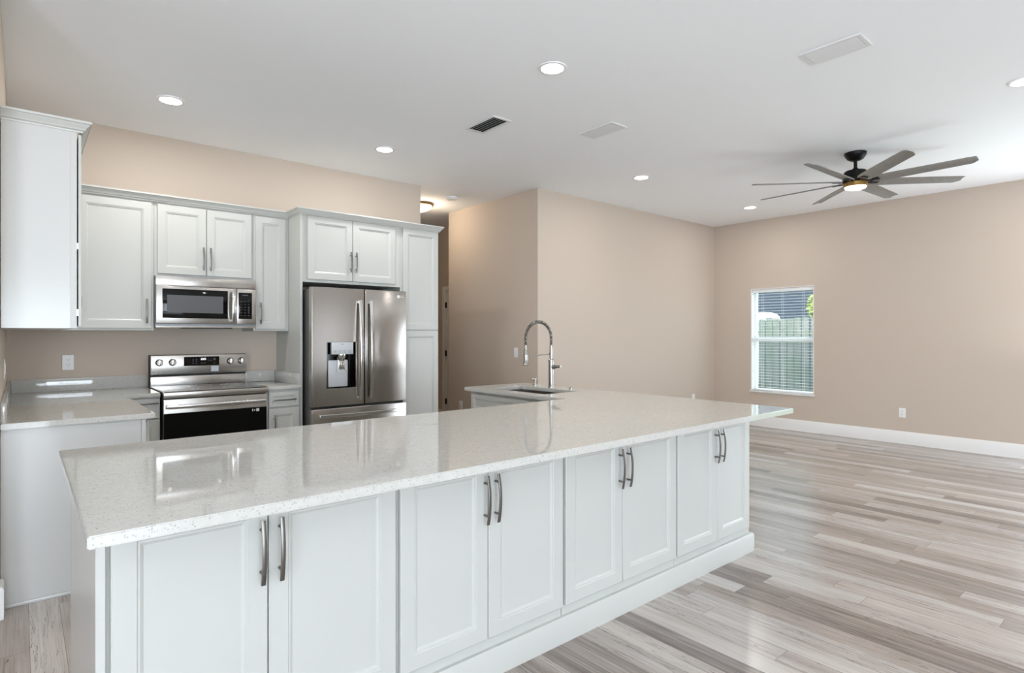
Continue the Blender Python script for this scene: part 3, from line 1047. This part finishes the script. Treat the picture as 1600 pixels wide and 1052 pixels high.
bm = lathe(bmesh.new(), [(0.020, 1.118), (0.040, 1.135), (0.048, 1.16), (0.048, 1.178)], Matrix.Translation((2.197, FY + 0.035, 0)), 24)
part('nozzle', bm, M_CHROME, dl)
bm = bmesh.new()
box(bm, 2.078, 2.262, FY + 0.035, FY + 0.055, 0.886, 1.125, 0.008)
part('backplate', bm, M_SILVER, dl)
bm = bmesh.new()
slab(bm, [2.158, 2.170, 2.222, 2.234], [1.02, 1.034, 1.13], lambda u, v: not (2.170 < u < 2.222 and v > 1.034), 'y', FY + 0.012, FY + 0.034, 0.003)
box(bm, 2.172, 2.220, FY + 0.018, FY + 0.034, 1.045, 1.12, 0.004)
part('paddle', bm, M_CHROME, dl)


def vhandle(x, z0, z1):
    bm = bmesh.new()
    pts = []
    for i in range(29):
        s = -1 + 2 * i / 28
        pts.append((x, FY - 0.062 + 0.036 * s * s, (z0 + z1) / 2 + s * (z1 - z0) / 2))
    sweep_rect(bm, pts, (1, 0, 0), 0.030, 0.020)
    for zz in (z0 + 0.012, z1 - 0.012):
        box(bm, x - 0.013, x + 0.013, FY - 0.03, FY + 0.001, zz - 0.012, zz + 0.012, 0.003)
    return bm


part('handle', vhandle(2.357, 0.765, 1.665), M_CHROME, dl)
part('handle', vhandle(2.461, 0.765, 1.665), M_CHROME, drr)
bm = bmesh.new()
pts = []
for i in range(29):
    s = -1 + 2 * i / 28
    pts.append(((1.985 + 2.805) / 2 + s * 0.41, FY - 0.058 + 0.032 * s * s, 0.638))
sweep_rect(bm, pts, (0, 0, 1), 0.030, 0.020)
for xx in (1.997, 2.793):
    box(bm, xx - 0.012, xx + 0.012, FY - 0.03, FY + 0.001, 0.625, 0.651, 0.003)
part('handle', bm, M_CHROME, dd)
bm = text_on_front('LG', 0.034, 2.797, FY - 0.0004, 1.716)
mt = Matrix.Translation((2.757, FY - 0.0002, 1.716)) @ Matrix.Rotation(PI / 2, 4, 'X')
lathe(bm, [(0.0165, 0), (0.0165, 0.0006), (0.0, 0.0006)], mt, 24)
part('badge', bm, M_BADGE, drr)

# ------------------------------------------------------------------ sink, faucet
sk = thing('sink', 'undermount stainless sink set into the island countertop', 'sink', ((XS0 + XS1) / 2, (YS0 + YS1) / 2, 0.704))
bm = bmesh.new()
e = 0.004
slab(bm, [XS0 - e, XS0 - 0.001, XS1 + 0.001, XS1 + e], [YS0 - e, YS0 - 0.001, YS1 + 0.001, YS1 + e],
     lambda u, v: not (XS0 - .001 < u < XS1 + .001 and YS0 - .001 < v < YS1 + .001), 'z', 0.706, TOP - 0.0008)
box(bm, XS0 - e, XS1 + e, YS0 - e, YS1 + e, 0.703, 0.7065)
part('basin', bm, M_STEEL, sk)
part('drain', lathe(bmesh.new(), [(0.0, 0.709), (0.03, 0.7085), (0.045, 0.711), (0.045, 0.7065)], Matrix.Translation((3.12, 3.43, 0)), 24), M_CHROME, sk)

fx, fy = 3.397, 3.50
fa = thing('faucet', 'tall brushed steel spring pull-down faucet at the sink', 'faucet', (fx, fy, 0.914))
T = Matrix.Translation((fx, fy, 0))
part('base', lathe(bmesh.new(), [(0.029, 0.9142), (0.029, 0.921), (0.023, 0.925), (0.0225, 1.125), (0.025, 1.128), (0.025, 1.142), (0.018, 1.150)], T, 28), M_FAUCET, fa)
part('neck', lathe(bmesh.new(), [(0.0145, 1.150), (0.0145, 1.182), (0.018, 1.184), (0.018, 1.202), (0.0145, 1.204), (0.013, 1.262), (0.0115, 1.264)], T, 24), M_FAUCET, fa)
RA = 0.143
ZA = 1.459 - RA


def arch(tt):
    """tt along: up from 1.262 to ZA, half circle towards -X, down to 1.245"""
    l1, l2, l3 = ZA - 1.262, PI * RA, ZA - 1.265
    s = tt * (l1 + l2 + l3)
    if s < l1:
        return Vector((fx, fy, 1.262 + s)), Vector((0, 0, 1))
    s -= l1
    if s < l2:
        a = s / RA
        return Vector((fx - RA + RA * math.cos(a), fy, ZA + RA * math.sin(a))), Vector((-math.sin(a), 0, math.cos(a)))
    s -= l2
    return Vector((fx - 2 * RA, fy, ZA - s)), Vector((0, 0, -1))


bm = bmesh.new()
tube(bm, [arch(i / 60)[0] for i in range(61)], 0.0062, 10)
part('hose', bm, M_BLACK, fa)
bm = bmesh.new()
turns, seg = 36, 12
pts = []
for i in range(turns * seg + 1):
    p, d = arch(i / (turns * seg))
    sidev = Vector((0, 1, 0))
    nv = d.cross(sidev)
    a = 2 * PI * i / seg
    pts.append(p + (sidev * math.cos(a) + nv * math.sin(a)) * 0.0118)
tube(bm, pts, 0.0036, 6)
part('spring', bm, M_FAUCET, fa)
hx = fx - 2 * RA
T2 = Matrix.Translation((hx, fy, 0))
part('spray_head', lathe(bmesh.new(), [(0.026, 1.103), (0.027, 1.108), (0.021, 1.118), (0.019, 1.16), (0.019, 1.215), (0.015, 1.222), (0.015, 1.238), (0.009, 1.242), (0.009, 1.268)], T2, 24), M_FAUCET, fa)
bm = bmesh.new()
rod(bm, (fx, fy, 1.191), (hx + 0.018, fy, 1.181), 0.0045, 12)
lathe(bm, [(0.0195, 1.172), (0.0225, 1.172), (0.0225, 1.190), (0.0195, 1.190), (0.0195, 1.172)], T2, 24, caps=False)
part('holder_arm', bm, M_FAUCET, fa)
bm = bmesh.new()
rod(bm, (fx, fy - 0.018, 1.082), (fx, fy - 0.062, 1.086), 0.0175, 20, 0.0165)
rod(bm, (fx, fy - 0.062, 1.086), (fx, fy - 0.112, 1.092), 0.013, 18, 0.012)
part('handle', bm, M_FAUCET, fa)
so = thing('soap_dispenser', 'small steel soap pump behind the faucet on the sink deck', 'soap dispenser', (3.41, 3.715, 0.914))
T = Matrix.Translation((3.41, 3.715, 0))
part('collar', lathe(bmesh.new(), [(0.021, 0.9142), (0.021, 0.920), (0.013, 0.924)], T, 20), M_FAUCET, so)
bm = lathe(bmesh.new(), [(0.011, 0.924), (0.011, 0.958), (0.017, 0.961), (0.017, 0.975), (0.012, 0.978)], T, 20)
rod(bm, (3.41, 3.715, 0.968), (3.365, 3.715, 0.966), 0.006, 10)
part('pump', bm, M_FAUCET, so)
single('sink_button', lathe(bmesh.new(), [(0.020, 0.9142), (0.020, 0.920), (0.013, 0.922), (0.013, 0.926), (0.0, 0.927)], Matrix.Translation((3.42, 3.29, 0)), 24), M_FAUCET,
       'low round steel button on the sink deck nearest the camera', 'button', (3.42, 3.29, 0.914))

# ------------------------------------------------------------------ outlets and switches
def plate(name, label, cat, mt, kind):
    """mt: local x right, y up, z out of the wall."""
    root = bpy.data.objects.new(name, None)
    COL.objects.link(root)
    root.empty_display_size = 0.03
    root.location = mt.translation
    FR[root.name] = Matrix.Translation(mt.translation)
    tag(root, label, cat, 'wall plates')
    C.view_layer.update()
    part('plate', B(-0.036, 0.036, -0.058, 0.058, 0.0005, 0.006, 0.002), M_PLATE, root, mt)
    if kind == 'outlet':
        for s in (-1, 1):
            rc = part('receptacle', B(-0.017, 0.017, s * 0.020 - 0.0145, s * 0.020 + 0.0145, 0.005, 0.008, 0.002), M_PLATE, root, mt)
            bm = bmesh.new()
            box(bm, -0.0085, -0.0060, s * 0.020 - 0.001, s * 0.020 + 0.008, 0.0078, 0.0083)
            box(bm, 0.0060, 0.0085, s * 0.020 - 0.001, s * 0.020 + 0.008, 0.0078, 0.0083)
            lathe(bm, [(0.0028, 0.0078), (0.0028, 0.0083)], Matrix.Translation((0, s * 0.020 - 0.008, 0)), 10)
            part('slots', bm, M_SLOT, rc, mt)
    else:
        part('rocker', B(-0.0165, 0.0165, -0.033, 0.033, 0.005, 0.009, 0.002), M_PLATE, root, mt)
    return root


def wall_m(loc, nrm):
    n = Vector(nrm)
    z = Vector((0, 0, 1))
    x = z.cross(n)
    m = Matrix((x, z, n)).transposed().to_4x4()
    m.translation = Vector(loc)
    return m


plate('wall_outlet', 'white duplex outlet above the counter left of the range', 'outlet', wall_m((0.283, YB, 1.135), (0, -1, 0)), 'outlet')
plate('wall_switch', 'white switch plate on the left wall above the counter', 'switch', wall_m((XL, 4.63, 1.147), (1, 0, 0)), 'switch')
plate('wall_switch', 'white rocker switch on the beige wall behind the faucet', 'switch', wall_m((4.553, 5.30, 1.138), (-1, 0, 0)), 'switch')
plate('wall_outlet', 'white outlet low on the beige wall beside the hallway', 'outlet', wall_m((4.553, 6.44, 0.40), (-1, 0, 0)), 'outlet')
plate('wall_outlet', 'white outlet low on the long wall just past the countertop edge', 'outlet', wall_m((7.75, 4.913, 0.40), (0, -1, 0)), 'outlet')
plate('wall_outlet', 'white duplex outlet low on the right wall beside the window', 'outlet', wall_m((8.34, 2.355, 0.385), (-1, 0, 0)), 'outlet')

# ------------------------------------------------------------------ ceiling fittings
def can_light(x, y, label, power=8.5):
    t = thing('recessed_light', label, 'ceiling light', (x, y, HC), 0, 'recessed ceiling lights')
    T = Matrix.Translation((x, y, 0))
    part('trim_ring', lathe(bmesh.new(), [(0.070, HC - 0.0005), (0.092, HC - 0.0005), (0.090, HC - 0.006), (0.072, HC - 0.008), (0.070, HC - 0.0005)], T, 36, caps=False), M_PLATE, t)
    part('lens', lathe(bmesh.new(), [(0.0, HC - 0.007), (0.070, HC - 0.0065), (0.070, HC - 0.001)], T, 36), M_LIGHT, t)
    lamp('recessed_lamp', 'AREA', (x, y, HC - 0.012), (0, 0, 0), power, (1.0, 0.985, 0.96), shape='DISK', size=0.13)


can_light(0.826, 4.785, 'round recessed light nearest the left wall, over the range side of the kitchen', 14.0)
can_light(2.535, 4.789, 'round recessed light in front of the fridge and pantry', 11.0)
can_light(2.575, 2.642, 'large bright recessed light over the middle of the island')
can_light(5.095, 3.86, 'round recessed light near the top edge of the long beige wall')
can_light(7.402, 3.836, 'small distant recessed light in the corner left of the fan')
can_light(5.11, 0.742, 'recessed light cut by the right edge of the picture')
# unseen lights added to brighten the room, continuing the same grid
can_light(0.83, 2.64, 'added recessed light over the left end of the island, above the picture')
can_light(2.55, 0.65, 'added recessed light in front of the island, above the picture')
can_light(0.83, -2.0, 'added recessed light behind the camera')
can_light(5.10, -2.2, 'added unseen recessed light at the rear of the living room')
can_light(7.40, 0.72, 'added recessed light right of the fan, outside the picture')


def register(x0, x1, y0, y1, label, angle, deep):
    t = thing('ceiling_vent', label, 'vent', ((x0 + x1) / 2, (y0 + y1) / 2, HC), 0, 'ceiling vents')
    b = 0.026
    bm = bmesh.new()
    slab(bm, [x0, x0 + b, x1 - b, x1], [y0, y0 + b, y1 - b, y1], lambda u, v: not (x0 + b < u < x1 - b and y0 + b < v < y1 - b), 'z', HC - 0.009, HC - 0.0005, 0.003)
    part('frame', bm, M_VENTWH, t)
    part('backing', B(x0 + b, x1 - b, y0 + b, y1 - b, HC - 0.0015, HC - 0.0006), M_VENTDK, t)
    n = 5 if deep else 6
    pw = (x1 - x0 - 2 * b) / n
    for i in range(n):
        cx = x0 + b + pw * (i + 0.5)
        bm = bmesh.new()
        box(bm, -pw * (0.44 if deep else 0.56), pw * (0.44 if deep else 0.56), y0 + b, y1 - b, -0.0006, 0.0006)
        bm.transform(Matrix.Translation((cx, 0, HC - 0.0085)) @ Matrix.Rotation(angle, 4, 'Y'))
        part('slat', bm, M_VENTWH, t)


register(2.775, 2.972, 3.500, 3.880, 'ceiling vent with dark open louvers, left of the paler vent', math.radians(-30), True)
register(3.575, 3.770, 2.995, 3.360, 'pale closed-louver ceiling vent over the far end of the island', math.radians(14), False)
register(3.585, 3.785, 1.215, 1.555, 'large pale ceiling vent near the top right of the picture', math.radians(14), False)

t = thing('hall_ceiling_light', 'glowing dome ceiling light with brass rim in the hallway', 'ceiling light', (3.945, 6.49, HC))
T = Matrix.Translation((3.945, 6.49, 0))
part('rim', lathe(bmesh.new(), [(0.10, HC - 0.0005), (0.165, HC - 0.0005), (0.168, HC - 0.014), (0.160, HC - 0.030), (0.150, HC - 0.030), (0.10, HC - 0.0005)], T, 40, caps=False), M_BRASS, t)
part('dome', lathe(bmesh.new(), [(0.0, HC - 0.105), (0.05, HC - 0.100), (0.10, HC - 0.080), (0.138, HC - 0.050), (0.150, HC - 0.028), (0.14, HC - 0.010)], T, 40), M_DOME, t)
lamp('hall_lamp', 'POINT', (3.945, 6.49, HC - 0.16), (0, 0, 0), 15, (1.0, 0.83, 0.62), shadow_soft_size=0.09)
single('smoke_detector', lathe(bmesh.new(), [(0.075, HC - 0.0005), (0.075, HC - 0.018), (0.062, HC - 0.022), (0.058, HC - 0.036), (0.0, HC - 0.040)], Matrix.Translation((4.05, 5.93, 0)), 32), M_PLATE,
       'round white smoke detector on the ceiling near the hallway', 'smoke detector', (4.05, 5.93, HC))

# ceiling fan
cx, cy = 5.94, 2.055
fn = thing('ceiling_fan', 'black ceiling fan with eight long grey blades and a glowing light', 'ceiling fan', (cx, cy, HC))
T = Matrix.Translation((cx, cy, 0))
part('canopy', lathe(bmesh.new(), [(0.092, HC - 0.0005), (0.092, HC - 0.014), (0.085, HC - 0.030), (0.066, HC - 0.058), (0.045, HC - 0.070), (0.024, HC - 0.074)], T, 40), M_FANBLK, fn)
part('downrod', rod(bmesh.new(), (cx, cy, HC - 0.18), (cx, cy, HC - 0.07), 0.015, 18), M_FANBLK, fn)
part('motor_housing', lathe(bmesh.new(), [(0.022, 2.905), (0.03, 2.885), (0.088, 2.878), (0.098, 2.866), (0.103, 2.815), (0.108, 2.800), (0.108, 2.776), (0.095, 2.770)], T, 40), M_FANBLK, fn)
part('light_ring', lathe(bmesh.new(), [(0.095, 2.770), (0.100, 2.766), (0.100, 2.735), (0.092, 2.730)], T, 40), M_BRASS, fn)
part('light_lens', lathe(bmesh.new(), [(0.0, 2.700), (0.05, 2.705), (0.085, 2.718), (0.092, 2.730)], T, 40), M_FANLENS, fn)
lamp('fan_lamp', 'SPOT', (cx, cy, 2.69), (0, 0, 0), 14, (1.0, 0.86, 0.68), shadow_soft_size=0.07, spot_size=math.radians(150), spot_blend=0.6)
PITCH = math.radians(13)
for k in range(8):
    ang = math.radians(-2 + 45 * k)
    Fb = Matrix.Translation((cx, cy, 2.776)) @ Matrix.Rotation(ang, 4, 'Z')
    bm = bmesh.new()
    st = [(0.13, -0.045, 0.045), (0.17, -0.058, 0.058), (0.24, -0.064, 0.064), (0.86, -0.058, 0.058), (0.875, -0.056, 0.054), (0.915, -0.052, 0.02)]
    rows = []
    for x, a, b in st:
        row = []
        for j in range(7):
            y = a + (b - a) * j / 6
            zc = 0.006 * (1 - (2 * j / 6 - 1) ** 2)
            row.append((x, y, zc))
        rows.append(row)
    top = [[bm.verts.new((x, y, z + 0.003)) for x, y, z in r] for r in rows]
    bot = [[bm.verts.new((x, y, z - 0.003)) for x, y, z in r] for r in rows]
    for i in range(len(rows) - 1):
        for j in range(6):
            bm.faces.new((top[i][j], top[i + 1][j], top[i + 1][j + 1], top[i][j + 1]))
            bm.faces.new((bot[i][j], bot[i][j + 1], bot[i + 1][j + 1], bot[i + 1][j]))
    for i in range(len(rows) - 1):
        bm.faces.new((top[i][0], bot[i][0], bot[i + 1][0], top[i + 1][0]))
        bm.faces.new((top[i][6], top[i + 1][6], bot[i + 1][6], bot[i][6]))
    for j in range(6):
        bm.faces.new((top[0][j], top[0][j + 1], bot[0][j + 1], bot[0][j]))
        bm.faces.new((top[-1][j], bot[-1][j], bot[-1][j + 1], top[-1][j + 1]))
    blade = part('blade', bm, M_BLADE, fn, Fb @ Matrix.Rotation(-PITCH, 4, 'X'))
    bm = bmesh.new()
    box(bm, 0.085, 0.15, -0.014, 0.014, -0.010, -0.002, 0.002)
    box(bm, 0.135, 0.20, -0.024, 0.024, -0.008, -0.0025, 0.002)
    part('blade_bracket', bm, M_FANBLK, blade, Fb @ Matrix.Rotation(-PITCH, 4, 'X'))

# ------------------------------------------------------------------ outside the window
single('lawn', B(8.5, 32.0, -6, 22, -0.35, -0.15), M_GRASS, 'green lawn outside the window at the foot of the fence', 'lawn')
bpy.data.objects['lawn']['kind'] = 'structure'
rnd = random.Random(4)
fe = thing('wooden_fence', 'weathered wooden board fence outside the window', 'fence', (12.2, 6.0, -0.15))
bm = bmesh.new()
y = 3.0
while y < 9.0:
    w = 0.135
    hz = 1.70 + rnd.uniform(-0.02, 0.02)
    t0 = 12.2 + rnd.uniform(-0.006, 0.006)
    box(bm, t0, t0 + 0.018, y, y + w, -0.14, hz)
    y += w + rnd.uniform(0.008, 0.040)
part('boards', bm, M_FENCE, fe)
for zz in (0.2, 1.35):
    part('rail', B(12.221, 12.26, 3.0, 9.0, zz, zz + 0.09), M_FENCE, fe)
single('neighbor_house', B(17.0, 21.0, 1.0, 16.0, -0.14, 4.6), M_BLUE, 'dark blue house wall beyond the fence outside the window', 'house', (19, 8, -0.15))
# arched white canopy over the fence
ca = thing('garden_canopy', 'white arched canopy top showing above the fence outside', 'canopy', (13.8, 6.62, -0.15))
bm = bmesh.new()
n = 16
ends = []
for xx in (13.3, 13.7):
    ends.append([bm.verts.new((xx, 6.60 + 0.25 * math.cos(PI * k / n), 1.68 + 0.20 * math.sin(PI * k / n))) for k in range(n + 1)])
bm.faces.new(list(reversed(ends[0])))
bm.faces.new(ends[1])
for k in range(n):
    bm.faces.new((ends[0][k], ends[0][k + 1], ends[1][k + 1], ends[1][k]))
bm.faces.new((ends[0][0], ends[1][0], ends[1][n], ends[0][n]))
part('roof', bm, M_WHITEC, ca)
for yy in (6.40, 6.84):
    for xx in (13.34, 13.66):
        part('post', B(xx - 0.02, xx + 0.02, yy - 0.02, yy + 0.02, -0.14, 1.69), M_WHITEC, ca)
tr = thing('tree', 'leafy yellow-green tree rising beyond the fence outside', 'tree', (13.6, 5.55, -0.15))
bm = bmesh.new()
tube(bm, [(13.6, 5.55, -0.15), (13.62, 5.58, 0.8), (13.58, 5.54, 1.6), (13.6, 5.55, 2.1)], 0.06, 10)
part('trunk', bm, M_BARK, tr)
bm = bmesh.new()
for i in range(1400):
    a, b, r = rnd.uniform(0, 2 * PI), rnd.uniform(-1, 1), rnd.uniform(0.35, 1.0) ** 0.6
    q = math.sqrt(1 - b * b)
    c = Vector((13.6 + 0.42 * r * q * math.cos(a), 5.36 + 0.30 * r * q * math.sin(a), 1.98 + 0.36 * r * b))
    mt = Matrix.Translation(c) @ Matrix.Rotation(rnd.uniform(0, 6.3), 4, 'Z') @ Matrix.Rotation(rnd.uniform(0, 6.3), 4, 'X')
    s = rnd.uniform(0.03, 0.055)
    v = [bm.verts.new(mt @ Vector(p)) for p in ((-s, 0, 0), (0, -s * 0.5, 0.004), (s, 0, 0), (0, s * 0.5, 0.004))]
    bm.faces.new(v)
part('foliage', bm, M_LEAF, tr)
